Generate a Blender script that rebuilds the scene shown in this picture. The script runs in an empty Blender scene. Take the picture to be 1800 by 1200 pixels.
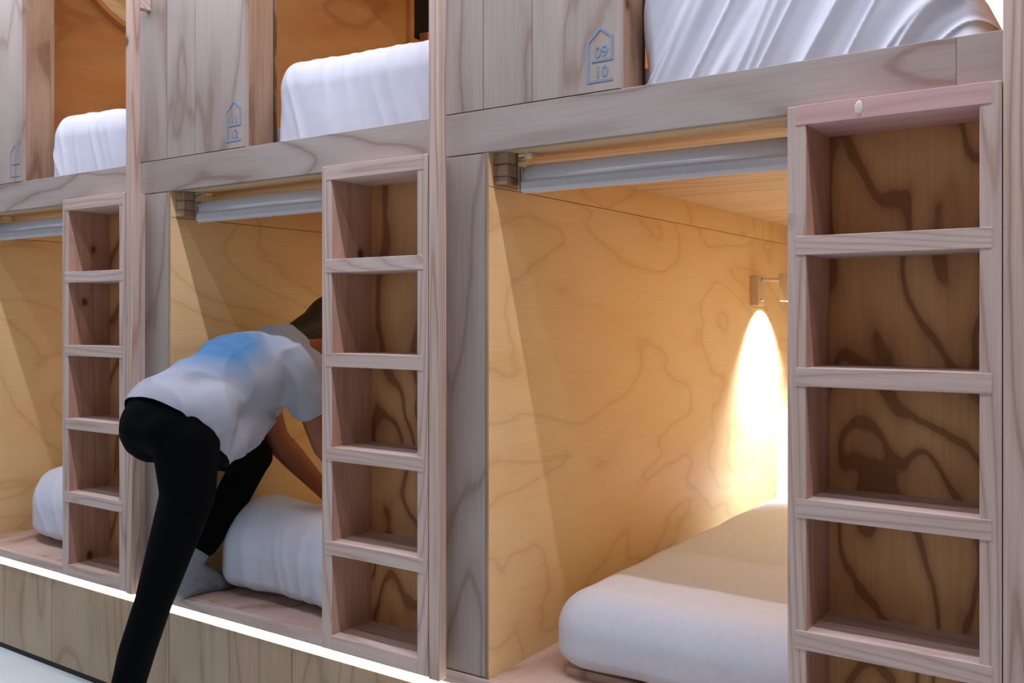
import bpy, bmesh, math, random
from mathutils import Vector, Matrix, noise

random.seed(7)
SC = bpy.context.scene
COL = SC.collection
H = 1.3687            # eye height above the floor; heights below are given from eye level (add H)
S = 1.3603            # bunk module
YF = 2.0              # facade plane
YL = 1.9224           # front of the ladder shelves and posts
ZBT, ZBB = .5476 + H, .4356 + H      # fascia beam top / bottom
ZDECK = -.9558 + H                   # bunk platform
PART = [-1.4519 + k * S for k in (-2, -1, 0, 1)]   # right hand faces of the partitions
PT = .148                            # partition thickness

SC.view_settings.view_transform = 'Standard'
SC.view_settings.look = 'None'
SC.view_settings.exposure = -.22

# ------------------------------------------------------------------ helpers
def link(o, parent=None):
    COL.objects.link(o)
    if parent: o.parent = parent
    return o

def tag(o, label=None, cat=None, group=None, kind=None):
    if label: o['label'] = label
    if cat: o['category'] = cat
    if group: o['group'] = group
    if kind: o['kind'] = kind
    return o

def thing(name, loc, label, cat, group=None):
    o = bpy.data.objects.new(name, None); link(o)
    o.location = loc; o.empty_display_size = .1
    return tag(o, label, cat, group)

def copy_tree(o, parent=None):
    c = o.copy(); COL.objects.link(c)
    if parent: c.parent = parent
    for ch in list(o.children): copy_tree(ch, c)
    return c

def finish(name, bm, mat, parent=None, smooth=False, bevel=0.0):
    me = bpy.data.meshes.new(name)
    bmesh.ops.recalc_face_normals(bm, faces=bm.faces)
    if bevel > 0:
        bmesh.ops.bevel(bm, geom=bm.edges[:], offset=bevel, segments=1, affect='EDGES')
    bm.to_mesh(me); bm.free()
    if smooth:
        for p in me.polygons: p.use_smooth = True
    o = bpy.data.objects.new(name, me); link(o, parent)
    for m in (mat if isinstance(mat, (list, tuple)) else [mat]): me.materials.append(m)
    return o

def add_box(bm, x0, x1, y0, y1, z0, z1):
    vs = [bm.verts.new((x, y, z)) for x in (x0, x1) for y in (y0, y1) for z in (z0, z1)]
    for f in ((0,1,3,2), (4,6,7,5), (0,4,5,1), (2,3,7,6), (0,2,6,4), (1,5,7,3)):
        bm.faces.new([vs[i] for i in f])

def box(name, b, mat, parent=None, bevel=.0015):
    bm = bmesh.new()
    for q in (b if isinstance(b[0], (list, tuple)) else [b]): add_box(bm, *q)
    return finish(name, bm, mat, parent, bevel=bevel)

def add_prism(bm, prof, x0, x1):
    """closed (y,z) outline swept along X"""
    a = [bm.verts.new((x0, y, z)) for y, z in prof]
    b = [bm.verts.new((x1, y, z)) for y, z in prof]
    n = len(prof)
    bm.faces.new(a); bm.faces.new(b[::-1])
    for i in range(n): bm.faces.new((a[i], b[i], b[(i+1) % n], a[(i+1) % n]))

def add_cyl(bm, p, q, r0, r1=None, seg=24, caps=True):
    r1 = r0 if r1 is None else r1
    p, q = Vector(p), Vector(q); d = (q - p).normalized()
    u = d.orthogonal().normalized(); v = d.cross(u)
    A = [bm.verts.new(p + (u*math.cos(t) + v*math.sin(t))*r0) for t in [2*math.pi*i/seg for i in range(seg)]]
    B = [bm.verts.new(q + (u*math.cos(t) + v*math.sin(t))*r1) for t in [2*math.pi*i/seg for i in range(seg)]]
    for i in range(seg): bm.faces.new((A[i], A[(i+1) % seg], B[(i+1) % seg], B[i]))
    if caps: bm.faces.new(A[::-1]); bm.faces.new(B)

# ------------------------------------------------------------------ materials
def lin(c):
    return tuple(((x/255)/12.92 if x/255 <= .04045 else ((x/255+.055)/1.055)**2.4) for x in c) + (1,)

class NT:
    def __init__(s, name):
        s.m = bpy.data.materials.new(name); s.m.use_nodes = True
        s.t = s.m.node_tree; s.b = s.t.nodes['Principled BSDF']
    def n(s, typ, **kw):
        x = s.t.nodes.new(typ)
        for k, v in kw.items(): setattr(x, k, v)
        return x
    def l(s, a, b): s.t.links.new(a, b)
    def math(s, op, a, b=None):
        x = s.n('ShaderNodeMath', operation=op)
        for i, v in enumerate((a, b)):
            if v is None: continue
            if isinstance(v, (int, float)): x.inputs[i].default_value = v
            else: s.l(v, x.inputs[i])
        return x.outputs[0]
    def ramp(s, fac, stops):
        x = s.n('ShaderNodeValToRGB')
        e = x.color_ramp.elements
        e[0].position, e[0].color = stops[0][0], stops[0][1]
        e[1].position, e[1].color = stops[-1][0], stops[-1][1]
        for p, c in stops[1:-1]:
            q = e.new(p); q.color = c
        s.l(fac, x.inputs[0]); return x.outputs[0]
    def mix(s, fac, a, b, mode='MIX'):
        x = s.n('ShaderNodeMix', data_type='RGBA', blend_type=mode)
        for sock, v in ((x.inputs[0], fac), (x.inputs[6], a), (x.inputs[7], b)):
            if isinstance(v, (int, float)): sock.default_value = v
            elif isinstance(v, tuple): sock.default_value = v
            else: s.l(v, sock)
        return x.outputs[2]

def wood(name, base, dark, axis='Z', rings=6, rscale=1.6, along=.25, line=.10, soft=.28, amount=1.0,
         fiber=.18, knots=0.0, tone=.25, seed=0.0, rough=.55, warp=.35, spec=.3):
    """plywood / pine: contour figure cut through a stretched noise field"""
    t = NT(name)
    tc = t.n('ShaderNodeTexCoord'); oi = t.n('ShaderNodeObjectInfo')
    off = t.math('MULTIPLY', oi.outputs['Random'], 37.0)
    off = t.math('ADD', off, seed)
    cx = t.n('ShaderNodeCombineXYZ')
    for i in range(3): t.l(off, cx.inputs[i])
    add = t.n('ShaderNodeVectorMath', operation='ADD')
    t.l(tc.outputs['Object'], add.inputs[0]); t.l(cx.outputs[0], add.inputs[1])
    def mapped(k_across, k_along):
        mp = t.n('ShaderNodeMapping')
        sc = [k_across]*3; sc['XYZ'.index(axis)] = k_along
        mp.inputs['Scale'].default_value = sc
        t.l(add.outputs[0], mp.inputs['Vector']); return mp.outputs[0]
    nz = t.n('ShaderNodeTexNoise'); nz.inputs['Scale'].default_value = rscale
    nz.inputs['Detail'].default_value = 2.5; nz.inputs['Roughness'].default_value = .45
    nz.inputs['Distortion'].default_value = warp
    t.l(mapped(1.0, along), nz.inputs['Vector'])
    wob = t.n('ShaderNodeTexNoise'); wob.inputs['Scale'].default_value = 14; wob.inputs['Detail'].default_value = 3
    t.l(mapped(1.0, .35), wob.inputs['Vector'])
    v = t.math('MULTIPLY', nz.outputs[0], rings)
    v = t.math('ADD', v, t.math('MULTIPLY', wob.outputs[0], .35))
    pp = t.math('PINGPONG', v, .5)
    band = t.ramp(t.math('MULTIPLY', pp, 2.0),
                  [(0, (1,1,1,1)), (line, (1,1,1,1)), (line+soft*.25, (.45,)*3+(1,)), (line+soft, (.12,)*3+(1,)), (1, (0,0,0,1))])
    fb = t.n('ShaderNodeTexNoise'); fb.inputs['Scale'].default_value = 1.0; fb.inputs['Detail'].default_value = 4
    t.l(mapped(150, 5), fb.inputs['Vector'])
    tn = t.n('ShaderNodeTexNoise'); tn.inputs['Scale'].default_value = 1.0; tn.inputs['Detail'].default_value = 2
    t.l(mapped(5, 1.5), tn.inputs['Vector'])
    c = t.mix(t.math('MULTIPLY', band, amount), lin(base), lin(dark))
    warm = t.mix(1.0, c, lin((min(255, base[0]+12), base[1]-2, max(0, base[2]-8))), 'MULTIPLY')
    c = t.mix(t.math('MULTIPLY', t.ramp(tn.outputs[0], [(.35, (0,0,0,1)), (.68, (1,1,1,1))]), tone), c, warm)
    f = t.ramp(fb.outputs[0], [(.3, (1-fiber,)*3+(1,)), (.6, (1,1,1,1))])
    c = t.mix(1.0, c, f, 'MULTIPLY')
    if knots:
        vo = t.n('ShaderNodeTexVoronoi'); vo.inputs['Scale'].default_value = 9
        vo.inputs['Randomness'].default_value = 1.0
        t.l(mapped(1.0, .75), vo.inputs['Vector'])
        k = t.ramp(vo.outputs['Distance'], [(0, (1,1,1,1)), (.10, (1,1,1,1)), (.15, (.25,.25,.25,1)), (.24, (0,0,0,1))])
        sep = t.n('ShaderNodeSeparateColor'); t.l(vo.outputs['Color'], sep.inputs[0])
        k = t.math('MULTIPLY', k, t.math('GREATER_THAN', sep.outputs[0], 1-knots))
        c = t.mix(t.math('MULTIPLY', k, .85), c, lin((62, 38, 26)))
    t.l(c, t.b.inputs['Base Color'])
    t.b.inputs['Roughness'].default_value = rough
    t.b.inputs['Specular IOR Level'].default_value = spec
    bp = t.n('ShaderNodeBump'); bp.inputs['Strength'].default_value = .06; bp.inputs['Distance'].default_value = .002
    t.l(fb.outputs[0], bp.inputs['Height']); t.l(bp.outputs[0], t.b.inputs['Normal'])
    return t.m

def plain(name, col, rough=.6, metal=0, var=.06, scale=30, emis=None, es=0, bump=0, sss=0):
    t = NT(name)
    tc = t.n('ShaderNodeTexCoord')
    nz = t.n('ShaderNodeTexNoise'); nz.inputs['Scale'].default_value = scale; nz.inputs['Detail'].default_value = 3
    t.l(tc.outputs['Object'], nz.inputs['Vector'])
    c = lin(col)
    d = tuple(x*(1-var*2) for x in c[:3]) + (1,)
    t.l(t.ramp(nz.outputs[0], [(.3, d), (.6, c)]), t.b.inputs['Base Color'])
    t.b.inputs['Roughness'].default_value = rough; t.b.inputs['Metallic'].default_value = metal
    if sss:
        t.b.inputs['Subsurface Weight'].default_value = sss; t.b.inputs['Subsurface Scale'].default_value = .01
    if emis:
        t.b.inputs['Emission Color'].default_value = lin(emis); t.b.inputs['Emission Strength'].default_value = es
    if bump:
        bp = t.n('ShaderNodeBump'); bp.inputs['Strength'].default_value = bump; bp.inputs['Distance'].default_value = .004
        t.l(nz.outputs[0], bp.inputs['Height']); t.l(bp.outputs[0], t.b.inputs['Normal'])
    return t.m

M = {}
SEEDB = 1.3
M['face_v'] = wood('facade plywood upright grain', (188,176,166), (144,116,100), 'Z', rings=7, rscale=2.8, along=.22, line=.03, soft=.5, amount=.62, fiber=.10, seed=3.1)
M['face_h'] = wood('facade plywood lengthwise grain', (186,174,166), (142,116,102), 'X', rings=10, rscale=3.0, along=.22, line=.03, soft=.45, amount=.7, fiber=.08, seed=9.3)
M['jamb'] = wood('jamb pine upright grain', (186,156,130), (134,98,74), 'Z', rings=5, rscale=4, along=.2, line=.06, soft=.4, amount=.8, knots=.25, seed=5)
M['pine_v'] = wood('pine upright grain', (222,200,188), (180,148,132), 'Z', rings=42, rscale=3.5, along=.05, line=.06, soft=.5, amount=.7, fiber=.14, knots=.10, warp=.15)
M['pine_h'] = wood('pine lengthwise grain', (222,200,188), (184,152,138), 'X', rings=30, rscale=4.0, along=.07, line=.06, soft=.5, amount=.65, fiber=.12, knots=.06, warp=.2)
M['pine_pink'] = wood('pinkish pine lengthwise grain', (224,184,178), (190,148,142), 'X', rings=10, rscale=3, along=.05, line=.06, soft=.5, amount=.4, fiber=.08, warp=.15)
M['pine_shade'] = wood('pine cubby lining', (206,166,144), (170,122,100), 'Z', rings=9, rscale=4, along=.06, line=.06, soft=.5, amount=.45, knots=.5, warp=.15)  # knotty pine, tinted darker to stand in for shade in the cubbies
M['post'] = wood('post pine straight grain', (220,196,180), (170,136,116), 'Z', rings=60, rscale=3.5, along=.03, line=.1, soft=.5, amount=.7, fiber=.15, knots=.12, warp=.1)
M['bold'] = wood('bold figured plywood', (212,164,112), (124,76,38), 'Z', rings=10, rscale=3.0, along=.36, line=.14, soft=.4, amount=.8, fiber=.10, warp=.5, seed=SEEDB)
M['inner'] = wood('interior plywood', (240,208,156), (208,166,116), 'Y', rings=9, rscale=1.7, along=.5, line=.015, soft=.30, amount=.48, fiber=.05, tone=.2, warp=.6, seed=2.2, rough=.45)
M['inner_up'] = wood('upper interior plywood', (226,174,112), (166,108,58), 'Y', rings=4, rscale=1.8, along=.4, line=.05, soft=.6, amount=.55, fiber=.05, tone=.3, warp=.5, seed=6.2)
M['ceil'] = wood('bunk ceiling plywood', (236,206,166), (192,146,104), 'X', rings=18, rscale=2.0, along=.10, line=.05, soft=.5, amount=.55, fiber=.06)
M['deck'] = wood('platform plywood', (216,190,174), (168,130,108), 'Y', rings=6, rscale=3, along=.3, line=.08, soft=.4, amount=.7, fiber=.08)
M['drawer'] = wood('drawer plywood', (202,178,150), (164,134,104), 'Z', rings=8, rscale=2.8, along=.2, line=.05, soft=.45, amount=.6, fiber=.1, seed=4)
M['edge'] = wood('plywood edge plies', (190,160,130), (110,80,60), 'Z', rings=3, rscale=2, along=.02, fiber=.3)
M['disc'] = wood('pale disc plywood', (255,236,190), (240,200,140), 'Y', rings=10, rscale=3, along=.2, amount=.4)
M['cotton'] = plain('white cotton', (224,224,232), .85, var=.02, scale=60, bump=.05, sss=0)
M['cotton2'] = plain('white crumpled cotton', (222,224,234), .85, var=.02, scale=22, bump=.12)
M['blind'] = plain('grey blind fabric', (226,220,222), .7, var=.02, scale=90)
M['chrome'] = plain('bright metal', (220,222,215), .25, .9, var=.04)
M['dark'] = plain('dark gap', (26,18,15), .8)
M['toe'] = plain('black toe kick', (40,36,34), .7)
M['lampm'] = plain('beige lamp metal', (214,190,158), .4, .1, var=.02)
M['lens'] = plain('lamp diffuser', (255,250,240), .4, emis=(255,246,232), es=6)
M['led'] = plain('led diffuser', (255,255,250), .4, emis=(255,250,240), es=9)
M['sign'] = plain('blue stencil paint', (138,156,180), .7, var=.08, scale=200)
M['floor'] = plain('pale resin floor', (218,232,234), .35, var=.03, scale=4)
M['white'] = plain('white plastic', (240,236,230), .4, var=.01)
M['filler'] = plain('pale wood filler', (236,222,200), .8, var=.08, scale=120)
M['black'] = plain('matte black niche darkness', (10,6,6), .6)  # painted darkness for the inside of the upper niche
M['plaster'] = plain('white plaster', (238,226,214), .8, var=.02, scale=8)
M['skin'] = plain('skin', (150,88,56), .5, var=.04, sss=.0)
M['legging'] = plain('black leggings', (5,6,8), 1.0, var=.1)
M['legging'].node_tree.nodes['Principled BSDF'].inputs['Specular IOR Level'].default_value = .12
M['sock'] = plain('grey sock knit', (138,138,148), .95, var=.12, scale=160, bump=.2)
M['hair'] = plain('dark brown hair', (58,44,28), .6, var=.3, scale=70, bump=.5)
M['eye'] = plain('eye white', (230,228,224), .3)

# shirt: light grey with a blue panel across the middle of the back
t = NT('grey shirt with blue back panel')
geo = t.n('ShaderNodeTexCoord'); sp = t.n('ShaderNodeSeparateXYZ'); t.l(geo.outputs['Object'], sp.inputs[0])
nz = t.n('ShaderNodeTexNoise'); nz.inputs['Scale'].default_value = 9; t.l(geo.outputs['Object'], nz.inputs['Vector'])
yy = t.math('ABSOLUTE', t.math('SUBTRACT', sp.outputs[1], 1.97))
zz = t.math('SUBTRACT', sp.outputs[2], H - .19)
zz = t.math('SUBTRACT', zz, t.math('MULTIPLY', t.math('SUBTRACT', sp.outputs[1], 1.97), .25))
q = t.math('SUBTRACT', t.math('MULTIPLY', zz, 1.0), t.math('MULTIPLY', yy, .55))
q = t.math('ADD', q, t.math('MULTIPLY', t.math('SUBTRACT', nz.outputs[0], .5), .02))
msk = t.ramp(t.math('ADD', q, .5), [(.47, (0,0,0,1)), (.56, (1,1,1,1))])
t.l(t.mix(msk, lin((168,172,184)), lin((74,124,168))), t.b.inputs['Base Color'])
t.b.inputs['Roughness'].default_value = .9
bp = t.n('ShaderNodeBump'); bp.inputs['Strength'].default_value = .3; bp.inputs['Distance'].default_value = .01
t.l(nz.outputs[0], bp.inputs['Height']); t.l(bp.outputs[0], t.b.inputs['Normal'])
M['shirt'] = t.m

# ------------------------------------------------------------------ setting
def struct(o): o['kind'] = 'structure'; return o
XL, XR = PART[0] - PT - .6, PART[3] + .75
struct(box('floor', (XL-1.5, XR+1.5, -1.6, 2.05, -.05, 0), M['floor'], bevel=0))
struct(box('wall_back', [(PART[0]-PT, PART[3]+.02, 4.45, 4.50, ZDECK-.03, ZBB-.001), (PART[0]-PT, PART[3]+.02, 4.45, 4.50, ZBT-.05, H+1.98)], M['plaster'], bevel=0))
# decks between lower and upper bunks: their underside is the lower bunks' ceiling
struct(box('ceiling', (XL, XR, YF+.022, 4.45, ZBB, ZBB+.05), M['ceil'], bevel=0))
struct(box('ceiling', (XL, XR, YF-.03, 4.50, H+1.98, H+2.03), M['ceil'], bevel=0))

# partitions -----------------------------------------------------------------
pl = ['far left plywood partition beside the leftmost bunks', 'plywood partition behind the bending person',
      'tall plywood partition forming the left wall of the right-hand bunks', 'plywood partition right of the nearest ladder shelf']
for k, xr in enumerate(PART):
    t = thing('bunk_partition', (xr, YF, ZDECK), pl[k], 'partition', 'plywood partitions between the bunks')
    h1 = ZBB - ZDECK
    box('wall_board', [(-.018, 0, .004, 2.448, 0, h1-.0905)], M['inner'], t, .0005)
    box('head_board', [(-.018, 0, .004, 2.448, h1-.0885, h1)], M['inner'], t, .0005)
    box('wall_board', [(-PT, -PT+.018, .004, 2.448, 0, h1)], M['inner'], t, .0005)
    box('front_board', [(-PT+.001, -.009, -.0005, .018, .003, h1-.003)], M['face_v'], t, .001)
    box('edge_band', [(-.0075, -.001, -.0005, .018, .003, h1-.003)], M['edge'], t, .0005)
    z2, z3 = ZBT-.06-ZDECK, H+1.98-ZDECK
    box('upper_wall_board', [(-.018, 0, .14, 2.448, z2, z3)], M['inner_up'], t, .0005)
    box('upper_wall_board', [(-PT, -PT+.018, .03, 2.448, z2, z3)], M['inner_up'], t, .0005)

# privacy panels with the berth numbers ------------------------------------
PX0, PX1 = -1.468, -1.0601          # module 0
def sign(parent, x1, z0, a, b):
    """house outline with two numbers, stencilled on the panel; x1 = right end of the outline"""
    w = .066; y = -.0012; th = .0062
    def bar(bm, p, q, y=y):
        p, q = Vector((p[0], 0, p[1])), Vector((q[0], 0, q[1])); d = (q-p).normalized(); n = Vector((-d.z, 0, d.x))*th/2
        p = p - d*th*.4; q = q + d*th*.4
        v = [bm.verts.new((c.x, yy_, c.z)) for yy_ in (y, -.0002) for c in (p-n, p+n, q+n, q-n)]
        for f in ((0,1,2,3), (7,6,5,4), (0,4,5,1), (1,5,6,2), (2,6,7,3), (3,7,4,0)): bm.faces.new([v[i] for i in f])
    bm = bmesh.new(); x0 = x1 - w
    pts = [(x1, z0), (x0, z0), (x0, z0+.097), (x0+w*.52, z0+.128), (x1, z0+.103), (x1, z0+.05), (x0+.014, z0+.05)]
    for i, (p, q) in enumerate(zip(pts, pts[1:])): bar(bm, p, q, y - .00006*i)
    o = finish('number_mark', bm, M['sign'], parent)
    for txt, zz_ in ((a, z0+.0585), (b, z0+.0095)):
        if not txt: continue
        cu = bpy.data.curves.new('n', 'FONT'); cu.body = txt; cu.size = .038; cu.extrude = .0005; cu.offset = .0007
        cu.align_x = 'CENTER'
        to = bpy.data.objects.new('n', cu); COL.objects.link(to)
        bpy.context.view_layer.update()
        me = bpy.data.meshes.new_from_object(to.evaluated_get(bpy.context.evaluated_depsgraph_get()))
        bpy.data.objects.remove(to)
        me.transform(Matrix.Translation((x0+w*.56, -.0007, zz_)) @ Matrix.Rotation(math.pi/2, 4, 'X'))
        me.materials.clear(); me.materials.append(M['sign'])
        n = bpy.data.objects.new('numeral', me); COL.objects.link(n); n.parent = o
plab = ['upper bunk front panel stencilled in faded blue, leftmost', 'upper bunk front panel stencilled 11 over 12 in a house outline',
        'upper bunk front panel stencilled 09 over 10 in a house outline']
for k in (-2, -1, 0):
    t = thing('bunk_front_panel', (PX1 + k*S, YF, ZBT), plab[k+2], 'panel', 'numbered upper bunk front panels')
    w = PX1 - PX0; zt = H+1.98-ZBT
    xs = -w; seam = -.253
    box('face_board', [(xs+.001, seam-.001, 0, .018, .0025, zt)], M['face_v'], t, .0008)
    box('face_board', [(seam+.0005, -.0005, 0, .018, .0025, zt)], M['face_v'], t, .0008)
    box('filler_board', [(xs-.178, xs-.001, 0, .018, .0025, zt)], M['face_v'], t, .0008)
    box('side_board', [(-.02, 0, .018, .118, .0005, zt)], M['jamb'], t, .0008)
    box('edge_band', [(-.02, -.001, .118, .136, .0005, zt)], M['edge'], t, .0005)
    sign(t, -.0225, .0275, *{0: ('09', '10'), -1: ('11', '12'), -2: ('', '')}[k])

# fascia beam and top fascia ------------------------------------------------
t = thing('fascia_beam', (0, YF, ZBB), 'long horizontal plywood fascia beam running between lower and upper bunks', 'beam')
js = [XL, -2.975, -1.612, PART[3]-.23, XR]
for a, b in zip(js, js[1:]):
    box('beam_board', [(a+.0002, b-.0002, 0, .022, 0, ZBT-ZBB)], M['face_h'], t, .0012)
box('mattress_ledger', [(XL, XR, .022, .07, .052, .06)], M['deck'], t, 0)
struct(box('trim_1', (XL, XR, YF-.0, YF+.022, H+1.84, H+1.98), M['face_h']))

# platform, nosing, light strip, drawers --------------------------------------
t = thing('bunk_platform', (0, YF, ZDECK), 'continuous plywood platform step the lower mattresses lie on', 'platform')
box('deck_board', [(XL, XR, .022, 2.45, -.03, 0)], M['deck'], t, .001)
box('nosing', [(XL, XR, -.0088, .0205, -.0335, 0)], M['pine_h'], t, .0015)
t = thing('light_strip', (0, YF, ZDECK-.05), 'glowing white light strip running under the platform edge', 'light')
LEDX = [XL, PART[1]-.675, PART[1]-.06, PART[1]+.02, PART[1]+.60, PART[2]-.1, PART[2]+.5, PART[3], XR]
for a, b in zip(LEDX, LEDX[1:]):
    box('diffuser', [(a+.0015, b-.0015, .001, .02, -.0145, .0165)], M['led'], t, 0)
DR = []
for k in (-2, -1, 0, 1):
    b0 = -1.4565 + k*S
    DR += [(b0-.131, b0, 'filler'), (b0, b0+.6145, 'd'), (b0+.6145, b0+S-.131, 'd')]
dl = {3: 'narrow plywood filler under the post behind the standing leg', 1: 'left plywood drawer front under the leftmost bunk', 2: 'plywood drawer front left of the standing leg',
      4: 'wide plywood drawer front right of the standing leg', 5: 'plywood drawer front below the middle ladder shelf',
      6: 'narrow plywood filler below the tall partition beside the nearest bunk', 7: 'plywood drawer front below the smooth nearest mattress', 8: 'plywood drawer front below the nearest ladder shelf'}
for i, (a, b, kd) in enumerate(DR):
    if i in (0,) or i > 8: continue
    lab = dl.get(i, 'plywood drawer front below the nearest bunk, under the frame edge')
    o = box('filler_panel' if kd == 'filler' else 'drawer_front', [(-(b-a)/2+.0015, (b-a)/2-.0015, 0, .018, 0, ZDECK-.0655-.022)], M['drawer'], None, .001)
    o.location = ((a+b)/2, YF, .022)
    tag(o, lab, 'drawer' if kd == 'd' else 'panel', 'plywood fronts under the platform')
struct(box('baseboard_front', (XL, XR, YF+.004, YF+.03, 0, ZDECK-.03), M['toe'], bevel=0))

# ladder shelves -----------------------------------------------------------
LW, LD, LH = .3974, .1668, .4343 + .9558
SB = .0379
def tboard(nm, z0, z1, mat, t):
    e = SB*.45
    out = [(e, -.0012), (LW-e, -.0012), (LW-e, .02), (LW-SB, .02), (LW-SB, LD), (SB, LD), (SB, .02), (e, .02)]
    bm = bmesh.new()
    a = [bm.verts.new((x, y, z0)) for x, y in out]; b = [bm.verts.new((x, y, z1)) for x, y in out]
    bm.faces.new(a); bm.faces.new(b[::-1])
    for i in range(8): bm.faces.new((a[i], b[i], b[(i+1) % 8], a[(i+1) % 8]))
    return finish(nm, bm, mat, t, bevel=.0008)
def ladder(x, label):
    t = thing('ladder_shelf', (x, YL, ZDECK), label, 'ladder', 'box ladder shelves with five cubbies')
    z0 = 0
    box('side_board', [(0, SB, 0, LD+.012, z0, LH)], M['pine_v'], t, .0015)
    box('side_board', [(LW-SB, LW-.001, 0, LD+.012, z0, LH)], M['pine_v'], t, .0015)
    box('back_panel', [(SB, LW-SB, LD, LD+.012, z0+.02, LH-.02)], M['bold'], t, 0)
    tops = [.1663 - k*.2699 + .9558 for k in range(5)]
    tboard('top_board', LH-.040, LH+.0004, M['pine_pink'] if 'nearest' in label else M['pine_h'], t)
    for i, zt in enumerate(tops):
        nm = 'shelf' if i < 4 else 'bottom_board'
        if i == 4: box(nm, (SB, LW-SB, .0, LD, 0, zt), M['pine_h'], t, .001)
        else: tboard(nm, zt-.0385, zt, M['pine_h'], t)
    # thin added sheet, coloured darker to paint in the shade inside the cubbies
    box('shade_lining', [(SB, SB+.0012, .004, LD, .04, LH-.04)], M['pine_shade'], t, 0)
    return t
L1 = ladder(-1.9898, 'box ladder shelf hiding the head of the bending person')
L0 = ladder(-1.9898 - S, 'box ladder shelf on the left, behind the bending person')
L2 = ladder(-1.9898 + S, 'nearest and largest box ladder shelf, at the right')
fl = bmesh.new(); bmesh.ops.create_icosphere(fl, subdivisions=2, radius=.008)
for v in fl.verts: v.co = Vector((v.co.x*(1+.4*noise.noise(v.co*300)), v.co.y*.16, v.co.z*1.9*(1+.3*noise.noise(v.co*200)))) + Vector((.143, -.0012, LH-.02))
f = finish('filler_patch', fl, M['filler'], L2, smooth=True); f['label'] = 'pale dab of wood filler'

# posts ------------------------------------------------------------------
for k, lab in ((-1, 'slim full-height pine post right of the left ladder shelf'), (0, 'slim full-height pine post right of the middle ladder shelf'), (1, 'slim full-height pine post at the right edge of the photo')):
    x = -1.5924 + k*S
    w = .038 if k < 1 else .046
    t = thing('post', (x, YL, ZDECK), lab, 'post', 'slim ladder posts')
    box('upright', [(.0008, w, 0, .0325, -.004, H+1.95-ZDECK)], M['post'], t, .0025)
    # wooden spacer holding the post off the fascia, above the upper deck
    for z in (1.10+H-ZDECK, 1.75+H-ZDECK):
        box('spacer_block', [(.006, w-.004, .0325, YF-YL-.0005, z-.022, z+.022)], M['pine_h'], t, .0015)

# roller blinds -------------------------------------------------------------
def blind(x0, x1, label):
    t = thing('roller_blind', (x0, 2.10, ZBB), label, 'blind', 'rolled-up blinds at the lower bunk openings')
    L = x1 - x0
    bm = bmesh.new()
    prof = []
    # upper roll
    for i in range(19):
        a = math.radians(100 + i*12.5)
        prof.append((math.cos(a)*.034, -.058 + math.sin(a)*.030))
    prof.append((.020, -.075)); prof.append((.034, -.05)); prof.append((.026, -.03))
    add_prism(bm, prof, .018, L-.018)
    o = finish('fabric_roll', bm, M['blind'], t, smooth=True)
    bm = bmesh.new()
    prof = [(-.030, -.070), (-.036, -.078), (-.037, -.096), (-.032, -.104), (-.018, -.106), (.0, -.100), (.0, -.072)]
    add_prism(bm, prof, .012, L-.012)
    finish('bottom_bar', bm, M['blind'], t, smooth=False)
    bm = bmesh.new(); add_box(bm, .13, .158, -.0385, -.0365, -.094, -.078)
    finish('pull_tab', bm, M['blind'], t)
    for s, xx in ((1, 0), (-1, L)):
        bm = bmesh.new()
        prof = [(-.036, 0), (.035, 0), (.035, -.060), (.01, -.09), (-.03, -.10), (-.036, -.07)]
        add_prism(bm, prof, xx, xx + s*.003)
        add_box(bm, min(xx, xx+s*.040), max(xx, xx+s*.040), -.036, .03, -.004, 0)
        br = finish('bracket', bm, M['chrome'], t)
        bm = bmesh.new()
        add_cyl(bm, (xx+s*.004, -.030, -.016), (xx+s*.016, -.030, -.016), .0075)
        add_cyl(bm, (xx+s*.016, -.030, -.016), (xx+s*.024, -.030, -.016), .0055)
        add_box(bm, min(xx+s*.022, xx+s*.045), max(xx+s*.022, xx+s*.045), -.036, -.022, -.014, -.004)
        finish('clip', bm, M['chrome'], br)
    bm = bmesh.new()
    add_cyl(bm, (.0085, -.026, -.04), (.0075, -.020, -.112), .0016, seg=8)
    finish('bead_chain', bm, M['chrome'], t)
    return t
bl = ['rolled-up grey blind left of the left ladder shelf', 'rolled-up grey blind above the bending person', 'rolled-up grey blind over the nearest lower bunk']
for i, xp in enumerate(PART[:3]):
    blind(xp + .050, -1.9898 + (i-1)*S - .006, bl[i])
    t = thing('mounting_block', (xp, YF+.02, ZBB), ['wooden mounting blocks beside the leftmost blind', 'wooden mounting blocks above the bending person', 'wooden mounting blocks left of the nearest blind'][i], 'block', 'stacked blind mounting blocks')
    for j, (a, b, th) in enumerate(((-.030, -.0005, .046), (-.063, -.0318, .046), (-.085, -.0645, .040))):
        box('block', [(.0003, .046 if j < 2 else .044, .004, .12, a, b)], M['jamb'], t, .0012)

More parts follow.
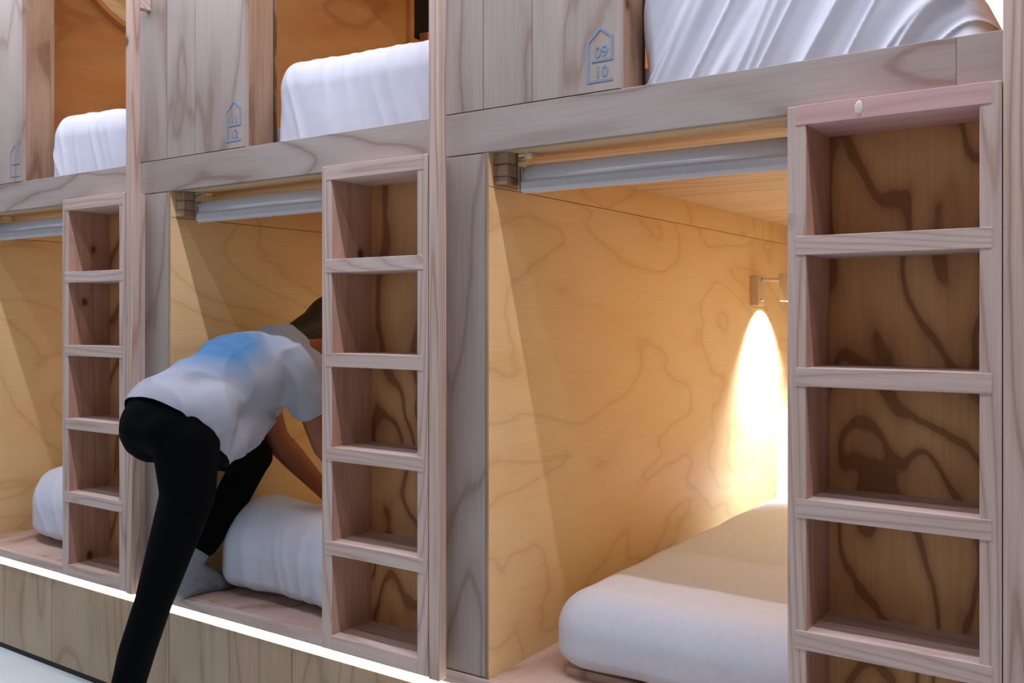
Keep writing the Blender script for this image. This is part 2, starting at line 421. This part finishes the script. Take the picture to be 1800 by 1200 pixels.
# bedding -------------------------------------------------------------------
def soft(name, x0, x1, y0, y1, z0, z1, r, mat, parent, fold, nx=110, ny=60, nz=46, top=None):
    bm = bmesh.new()
    def grid(o, u, v, nu, nv):
        g = [[bm.verts.new(o + u*(i/nu) + v*(j/nv)) for j in range(nv+1)] for i in range(nu+1)]
        for i in range(nu):
            for j in range(nv): bm.faces.new((g[i][j], g[i+1][j], g[i+1][j+1], g[i][j+1]))
    X, Y, Z = Vector((x1-x0, 0, 0)), Vector((0, y1-y0, 0)), Vector((0, 0, z1-z0)); O = Vector((x0, y0, z0))
    grid(O, X, Z, nx, nz); grid(O+Y, X, Z, nx, nz); grid(O, Y, Z, ny, nz); grid(O+X, Y, Z, ny, nz); grid(O, X, Y, nx, ny); grid(O+Z, X, Y, nx, ny)
    bmesh.ops.remove_doubles(bm, verts=bm.verts, dist=1e-5)
    rt, rb, rs = r
    for v in bm.verts:
        p = v.co.copy()
        rr = rt if p.z > (z0+z1)/2 else rb
        rz = rr; 
        c = Vector((min(max(p.x, x0+rs), x1-rs), min(max(p.y, y0+rt), y1-rt), min(max(p.z, z0+rz), z1-rz)))
        d = p - c
        sx, sy, sz = d.x/rs, d.y/rt, d.z/rz
        L = math.sqrt(sx*sx+sy*sy+sz*sz)
        if L > 1e-6:
            m = max(abs(sx), abs(sy), abs(sz))
            k = m/L
            d2 = Vector((sx*k*rs, sy*k*rt, sz*k*rz))
            n = Vector((sx, sy, sz)).normalized()
            p = c + d2
        else: n = Vector((0, 0, 1))
        f = fold(p, n)
        p = p + n*f
        if top: p.z = z0 + (p.z-z0)*top(p.x, p.y)
        p.z = max(p.z, z0)
        v.co = p
    return finish(name, bm, mat, parent, smooth=True)

def ridge(v): return (1-abs(v))**3
def folds(seed, amp=.008, kx=9, kz=2.0, shear=.6, puff=.01):
    def f(p, n):
        q = Vector(((p.x + (p.z)*shear)*kx + seed, p.y*1.5, p.z*kz + seed*.7))
        a = noise.noise(q)*1.0; b = noise.noise(q*2.3 + Vector((5, 3, 1)))
        front = max(0, -n.y)*1.0 + max(0, -n.x)*.6 + .25
        s = ridge(noise.noise(q*1.3)*2.2)
        return front*(amp*(a*.8 + b*.35) + amp*.9*s) + puff*noise.noise(Vector((p.x*3.1+seed, p.y*2.2, p.z*3)))
    return f
def smoothf(seed, amp=.003):
    return lambda p, n: amp*noise.noise(Vector((p.x*6+seed, p.y*5, p.z*4)))*1.5 + amp*.6*noise.noise(Vector((p.x*16+seed, p.y*9, p.z*14)))

DG = 'white made-up beds'
# nearest lower bunk: plain tight sheet
P = PART[2]
b = thing('bed', (P, 2.1, ZDECK), 'smooth white mattress in the nearest lower bunk', 'bed', DG)
soft('mattress', .105, 1.16, .01, 2.2, .018, .226, (.10, .05, .11), M['cotton'], b, smoothf(2, .003), nx=70, ny=90, nz=24)
box('bed_base', [(.15, 1.12, .05, 2.2, 0, .02)], M['deck'], b)
# middle lower bunk
P = PART[1]
b = thing('bed', (P, 2.1, ZDECK), 'rumpled white duvet bed beneath the bending person', 'bed', DG)
soft('mattress', .04, 1.17, .09, 2.25, .0, .222, (.06, .03, .06), M['cotton'], b, smoothf(4), nx=40, ny=50, nz=14)
soft('duvet', .045, 1.165, 0.012, .36, .004, .298, (.155, .06, .13), M['cotton2'], b, folds(3.3, .007, 8, 1.3, .25), nx=150, ny=60, nz=60,
     top=lambda x, y: 1 + .05*math.sin(x*7+1) )
# left lower bunk
P = PART[0]
b = thing('bed', (P, 2.1, ZDECK), 'puffy white duvet bed in the leftmost lower bunk', 'bed', DG)
soft('mattress', .09, 1.16, .12, 2.25, .0, .24, (.06, .03, .06), M['cotton'], b, smoothf(5), nx=40, ny=50, nz=14)
soft('duvet', .095, 1.16, .02, .65, .004, .315, (.16, .06, .22), M['cotton2'], b, folds(8.1, .006, 6, 1.2, .4), nx=120, ny=50, nz=50)
# upper bunks
upl = ['white duvet on the leftmost upper bunk', 'white duvet on the middle upper bunk above the ladder shelf', 'creased white duvet on the nearest upper bunk']
for i, k in enumerate((-2, -1, 0)):
    P = PART[i]
    b = thing('bed', (P, 2.06, ZBT-.060), upl[i], 'bed', DG)
    soft('mattress', .05, 1.16, .09, 2.3, .0, .16, (.05, .03, .06), M['cotton'], b, smoothf(6+i), nx=20, ny=40, nz=10)
    if i < 2:
        soft('duvet', [.468, .432][i], 1.165, .006, .85, .0, [.33, .345][i], (.11, .05, .07), M['cotton2'], b, folds(1.7+i*3, .006, 7, 1.3, .35), nx=140, ny=50, nz=60,
             top=lambda x, y: 1 + .035*math.sin(x*5.5-1))
    else:
        def drop(x, y):
            return max(.12, 1.0 - 3.4*(math.sqrt((x-1.0)**2 + .004) + (x-1.0))/2)
        soft('duvet', .399, 1.185, .004, .85, .0, .40, (.12, .06, .05), M['cotton2'], b, folds(12.4, .012, 14, .8, -.55), nx=220, ny=50, nz=80, top=drop)

# things on the walls -------------------------------------------------------
# round disc on the side wall of the leftmost upper bunk
t = thing('round_disc', (PART[0], 2.79, H+1.77), 'large round pale wooden disc on the leftmost upper side wall', 'disc')
bm = bmesh.new(); add_cyl(bm, (0, 0, 0), (.045, 0, 0), .372, seg=96); finish('rim', bm, M['inner_up'], t)
bm = bmesh.new(); add_cyl(bm, (.045, 0, 0), (.048, 0, 0), .350, seg=96); finish('face', bm, M['disc'], t)
# dark framed niche on the side wall of the middle upper bunk
t = thing('wall_niche', (PART[1], 3.25, H+1.27), 'dark framed wall niche with small wooden ledge above the middle upper duvet', 'niche')
box('frame', [(.0, .022, -.005, .022, -.25, .62), (.0, .018, .022, .72, -.02, .005)], M['inner_up'], t)
box('painted_dark', [(0, .006, .024, .72, .006, .60)], M['black'], t, 0)  # flat black board painted in for the dark inside the opening
box('ledge', [(.006, .055, .075, .72, -.018, .040)], M['inner_up'], t)
# wall lamp
lx, ly = PART[2], 3.98
t = thing('wall_lamp', (lx, ly, H+.045), 'small beige reading lamp lit on the side wall of the nearest bunk', 'lamp')
box('back_plate', [(0, .036, -.045, .045, .005, .135)], M['lampm'], t, .002)
bm = bmesh.new(); add_cyl(bm, (.036, .0, .118), (.10, .05, .118), .008, seg=16); finish('arm', bm, M['lampm'], t)
bm = bmesh.new(); add_cyl(bm, (.036, -.02, .03), (.052, -.02, .03), .006, seg=12); finish('switch_knob', bm, M['chrome'], t)
bm = bmesh.new()
add_cyl(bm, (.135, .07, .145), (.135, .07, .025), .046, .040, seg=40, caps=False); add_cyl(bm, (.135, .07, .1455), (.135, .07, .1445), .046, seg=40)
sh = finish('lamp_shade', bm, M['lampm'], t, smooth=False)
bm = bmesh.new(); add_cyl(bm, (.135, .07, .05), (.135, .07, .048), .038, seg=32); finish('bulb_lens', bm, M['lens'], sh)
# white board at the bed head
t = thing('bedhead_board', (PART[2], 4.30, ZDECK), 'white upright board on the wall beneath the reading lamp', 'board')
box('board', [(0.0005, .02, -.03, .145, 0, .525)], M['white'], t, .003)

# ------------------------------------------------------------------ person
def remeshed(name, prims, voxel, mat, parent, smooth_it=6, clip=None, wrinkle=0):
    """prims: ('c', p, q, r0, r1[, sx]) tapered capsules and ('e', centre, radii) ellipsoids, fused into one skin"""
    bm = bmesh.new()
    for pr in prims:
        if pr[0] == 'c':
            _, p, q, r0, r1 = pr[:5]
            p, q = Vector(p), Vector(q); d = q-p; L = max(d.length, 1e-5); d = d/L
            rot = Vector((0, 0, 1)).rotation_difference(d).to_matrix()
            n = 18; rows = []
            prof = [(r0*math.cos(a), r0*math.sin(a)) for a in [math.radians(x) for x in (-75, -50, -25, 0)]]
            prof += [(r0+(r1-r0)*s, L*s) for s in (.33, .67)]
            prof += [(r1*math.cos(a), L + r1*math.sin(a)) for a in [math.radians(x) for x in (0, 25, 50, 75)]]
            b0 = bm.verts.new(p + rot @ Vector((0, 0, -r0))); b1 = bm.verts.new(p + rot @ Vector((0, 0, L+r1)))
            for rr, zz_ in prof:
                rows.append([bm.verts.new(p + rot @ Vector((rr*math.cos(2*math.pi*i/n), rr*math.sin(2*math.pi*i/n), zz_))) for i in range(n)])
            for a, b_ in zip(rows, rows[1:]):
                for i in range(n): bm.faces.new((a[i], a[(i+1) % n], b_[(i+1) % n], b_[i]))
            for i in range(n):
                bm.faces.new((b0, rows[0][(i+1) % n], rows[0][i])); bm.faces.new((b1, rows[-1][i], rows[-1][(i+1) % n]))
        else:
            _, c, rad = pr[:3]
            m = Matrix.Translation(Vector(c)) @ (pr[3].to_4x4() if len(pr) > 3 else Matrix()) @ Matrix.Diagonal((*rad, 1))
            bmesh.ops.create_uvsphere(bm, u_segments=28, v_segments=18, radius=1, matrix=m)
    bmesh.ops.recalc_face_normals(bm, faces=bm.faces)
    me = bpy.data.meshes.new('tmp'); bm.to_mesh(me); bm.free()
    tmp = bpy.data.objects.new('tmp', me); COL.objects.link(tmp)
    md = tmp.modifiers.new('r', 'REMESH'); md.mode = 'VOXEL'; md.voxel_size = voxel; md.use_smooth_shade = True
    if smooth_it:
        s = tmp.modifiers.new('s', 'SMOOTH'); s.iterations = smooth_it; s.factor = .6
    bpy.context.view_layer.update()
    me2 = bpy.data.meshes.new_from_object(tmp.evaluated_get(bpy.context.evaluated_depsgraph_get()))
    bpy.data.objects.remove(tmp)
    if wrinkle:
        me2.update(); nn = [v.normal.copy() for v in me2.vertices]
        for v, n in zip(me2.vertices, nn):
            p = v.co; q = Vector((p.x*6, (p.y*.9+p.z*.4)*9, (p.z-p.y*.6)*5))
            v.co = p + n*wrinkle*(ridge(noise.noise(q)*2.4) + .6*noise.noise(q*2.1) + .8*noise.noise(q*.5))
    if clip:
        bm = bmesh.new(); bm.from_mesh(me2)
        for co, no in clip:
            bmesh.ops.bisect_plane(bm, geom=bm.verts[:]+bm.edges[:]+bm.faces[:], plane_co=Vector(co), plane_no=Vector(no), clear_outer=True)
        bm.to_mesh(me2); bm.free()
    for p in me2.polygons: p.use_smooth = True
    me2.name = name; me2.materials.clear(); me2.materials.append(mat)
    o = bpy.data.objects.new(name, me2); link(o, parent)
    return o

def h(x, y, z): return Vector((x, y, z + H))
pr_root = thing('person', (0, 0, 0), 'person in grey shirt and black leggings climbing into the middle lower bunk', 'person')
HR, HL = h(-2.475, 1.82, -.375), h(-2.655, 1.83, -.36)
TR = h(-2.44, 1.80, -.54); KR = h(-2.478, 1.712, -.84); CR = h(-2.505, 1.668, -1.0); AR = h(-2.535, 1.605, -1.275)
KL = h(-2.68, 2.255, -.50); CL = h(-2.702, 2.175, -.64); AL = h(-2.735, 2.005, -.868)
SR, SL = h(-2.37, 2.185, -.165), h(-2.665, 2.23, -.155)
ER, EL = h(-2.355, 2.295, -.44), h(-2.682, 2.36, -.45)
WR, WL = h(-2.33, 2.52, -.692), h(-2.60, 2.56, -.692)
NK = h(-2.515, 2.275, -.10); HD = h(-2.515, 2.475, -.045)
fw = Vector((0, .86, -.51)); up = Vector((0, .51, .86)); rt = Vector((1, 0, 0))
def hand(w, d, side):
    """palm plus five fingers lying on the bed; d = forward direction"""
    d = Vector(d).normalized(); s = Vector((d.y, -d.x, 0)).normalized()*side
    out = [('c', w, w + d*.075, .026, .022), ('c', w + s*.018 + d*.02, w + s*.022 + d*.075, .016, .014), ('c', w - s*.018 + d*.02, w - s*.024 + d*.07, .017, .014)]
    for off, L in ((-.028, .068), (-.010, .080), (.009, .074), (.027, .056)):
        a = w + d*.080 + s*off; b_ = a + d*L*.5 + Vector((0, 0, -.006)); c = b_ + d*L*.45 + Vector((0, 0, -.018))
        out += [('c', a, b_, .0095, .0085), ('c', b_, c, .0085, .007)]
    a = w + d*.02 - s*.030; b_ = a - s*.022 + d*.030; c = b_ - s*.006 + d*.030
    return out + [('c', a, b_, .012, .010), ('c', b_, c, .010, .008)]
def foot(a, d, ground):
    d = Vector(d).normalized(); g = Vector((0, 0, 1)); s = d.cross(g)
    heel = Vector((a.x, a.y, ground+.036)) - d*.035
    ball = Vector((a.x, a.y, ground+.026)) + d*.125
    toe = ball + d*.055 - g*.006
    return [('c', a, heel, .038, .034), ('c', a + d*.01, ball, .036, .024), ('c', heel, ball, .034, .026),
            ('c', ball - s*.02, toe - s*.022, .024, .018), ('c', ball + s*.018, toe + s*.014 - d*.012, .024, .017)]
legR = [('c', HR, TR, .096, .074), ('c', TR, KR, .074, .048), ('c', KR, CR, .047, .045), ('c', CR, AR, .045, .032)]
legL = [('c', HL, KL, .098, .060), ('c', KL, CL, .056, .053), ('c', CL, AL, .056, .037)]
pelvis = [('e', h(-2.565, 1.84, -.31), (.162, .125, .118)), ('e', h(-2.495, 1.81, -.350), (.088, .09, .105)), ('e', h(-2.635, 1.815, -.35), (.088, .09, .105)), ('c', h(-2.50, 1.795, -.34), h(-2.63, 1.80, -.34), .085, .085)]
torso = [('c', h(-2.57, 1.90, -.27), h(-2.535, 2.04, -.22), .11, .12), ('e', h(-2.525, 2.12, -.19), (.16, .15, .115)), ('c', h(-2.45, 2.17, -.16), h(-2.60, 2.20, -.15), .09, .09),
         ('c', h(-2.52, 2.2, -.13), NK, .075, .058), ('c', NK, HD - up*.03, .055, .055)]
arms = []
for A_, B_, C_ in ((SR, ER, WR), (SL, EL, WL)):
    arms += [('c', A_, B_, .058, .048), ('c', B_, B_.lerp(C_, .3), .048, .046), ('c', B_.lerp(C_, .3), C_, .046, .027)]
R3 = Matrix((rt, fw, up)).transposed()
head = [('e', HD, (.075, .098, .108), R3), ('e', HD + fw*.03 - up*.045, (.056, .066, .06), R3), ('c', HD + fw*.092 + up*.005, HD + fw*.112 - up*.022, .010, .014),
        ('e', HD + rt*.078 - fw*.008 - up*.01, (.010, .018, .028), R3), ('e', HD - rt*.078 - fw*.008 - up*.01, (.010, .018, .028), R3),
        ('c', HD + fw*.088 - up*.05 - rt*.02, HD + fw*.088 - up*.05 + rt*.02, .010, .010), ('e', HD + fw*.075 - up*.085, (.022, .02, .018), R3)]
bd = (Vector((-.03, 1, -.12)))
body = remeshed('body', legR + legL + pelvis + torso + arms + head + hand(WR, (.06, 1, -.06), -1) + hand(WL, (.2, 1, -.06), 1)
                + foot(AR, (.0, 1, 0), .0) + foot(AL, (.12, 1, 0), -.9558 + H), .0075, M['skin'], pr_root, 3)
def fat(prims, k): return [(p[0], p[1], p[2], p[3]+k, p[4]+k) if p[0] == 'c' else (p[0], p[1], tuple(r+k for r in p[2])) + tuple(p[3:]) for p in prims]
remeshed('leggings', fat(legR + legL[:2] + [('c', CL, CL.lerp(AL, .62), .053, .046)] + pelvis, .009), .009, M['legging'], pr_root, 4,
         clip=[((0, 0, AR.z+.05), (0, 0, -1))])
shirt = [('e', h(-2.57, 1.84, -.285), (.178, .13, .095)), ('c', h(-2.56, 1.88, -.275), h(-2.53, 2.06, -.215), .128, .150), ('e', h(-2.53, 2.10, -.195), (.185, .17, .142)),
         ('c', h(-2.43, 2.165, -.165), h(-2.61, 2.2, -.155), .105, .10), ('c', h(-2.52, 2.2, -.12), NK, .085, .07),
         ('c', SR, SR.lerp(ER, .36), .082, .088), ('c', SL, SL.lerp(EL, .5), .078, .080),
         # loose front hanging forward of the thighs
         ('c', h(-2.47, 1.935, -.42), h(-2.50, 2.08, -.33), .062, .09), ('c', h(-2.60, 1.935, -.41), h(-2.56, 2.08, -.33), .062, .09),
         ('c', h(-2.46, 1.925, -.43), h(-2.46, 1.88, -.30), .05, .10)]
remeshed('shirt', shirt, .009, M['shirt'], pr_root, 12, clip=[(h(0, 1.73, -.255), (0, -.70, -.71))], wrinkle=.010)
remeshed('sock', fat(foot(AL, (.12, 1, 0), -.9558+H) + [('c', AL, AL.lerp(CL, .46), .034, .040)], .006), .007, M['sock'], pr_root, 3, clip=[((0, 0, ZDECK+.001), (0, 0, -1))])
remeshed('sock', fat(foot(AR, (.0, 1, 0), 0) + [('c', AR, AR.lerp(CR, .3), .040, .046)], .006), .007, M['sock'], pr_root, 3, clip=[((0, 0, .001), (0, 0, -1))])
remeshed('hair', [('e', HD - fw*.014 + up*.020, (.088, .100, .106), R3), ('e', HD - fw*.055 + up*.0, (.078, .062, .095), R3), ('c', HD - fw*.06 - up*.05, HD - fw*.10 - up*.07, .062, .045), ('c', NK + up*.03, HD - fw*.06 - up*.02, .050, .07)], .008, M['hair'], pr_root, 3)
for s in (-1, 1):
    bm = bmesh.new(); bmesh.ops.create_uvsphere(bm, u_segments=16, v_segments=10, radius=.012, matrix=Matrix.Translation(HD + fw*.083 + rt*s*.031 + up*.004))
    finish('eye', bm, M['eye'], pr_root, smooth=True)

# ------------------------------------------------------------------ light
def area(name, loc, rot, sx, sy, power, col):
    l = bpy.data.lights.new(name, 'AREA'); l.shape = 'RECTANGLE'; l.size = sx; l.size_y = sy; l.energy = power; l.color = col
    o = bpy.data.objects.new(name, l); COL.objects.link(o); o.location = loc; o.rotation_euler = rot
    return o
COOL = (.86, .86, 1.0)
area('corridor_strip', (-1.8, 1.487, H+2.1), (0, 0, 0), 9.0, .03, 145, COOL)
area('corridor_strip', (-1.8, 1.0, H+2.1), (0, 0, 0), 9.0, .03, 34, COOL)
area('corridor_fill', (-4.2, -1.9, H+.75), (math.radians(78), 0, 0), 4.0, 2.4, 25, (.60, .76, 1.0))  # added bluish fill for the left half, stands in for ambient light
area('corridor_fill', (.2, -1.9, H+.75), (math.radians(78), 0, 0), 4.0, 2.4, 13, (1.0, .90, .86))  # added warmer fill for the right half, an unseen helper
WARM = (1.0, .80, .50)
for i, P in enumerate(PART[:3]):
    area('bunk_ceiling_light', (P+.90, 3.30, ZBB-.01), (0, 0, 0), .45, 1.5, [5.0, 5.0, 6.2][i], (1.0, .86, .64))
    area('upper_bunk_light', (P+.95, 3.2, H+1.90), (0, 0, 0), .4, 1.4, [3.8, 3.8, 4.5][i], WARM)
# warm wash on the back wall and folds of the nearest upper bunk
area('upper_bunk_lamp', (-.62, 3.9, H+1.5), (math.radians(80), 0, 0), .25, .25, 8, (1.0, .90, .78))
sp = bpy.data.lights.new('reading_spot', 'SPOT'); sp.energy = 200; sp.spot_size = math.radians(96); sp.spot_blend = .9; sp.color = (.66, .84, 1.0); sp.shadow_soft_size = .02
so = bpy.data.objects.new('reading_spot', sp); COL.objects.link(so); so.location = (lx+.125, ly+.085, H+.045+.035)
so.rotation_euler = (0, math.radians(24), 0)

w = bpy.data.worlds.new('World'); SC.world = w; w.use_nodes = True
w.node_tree.nodes['Background'].inputs[0].default_value = (.80, .82, .95, 1)
w.node_tree.nodes['Background'].inputs[1].default_value = .07

# ------------------------------------------------------------------ camera
cd = bpy.data.cameras.new('camera'); cd.sensor_width = 36; cd.lens = 1646.82/1800*36
cd.shift_y = -42.8/1800; cd.clip_start = .02
co = bpy.data.objects.new('camera', cd); COL.objects.link(co)
co.location = (0, 0, H); co.rotation_euler = (math.radians(90), 0, math.radians(34.5108))
SC.camera = co
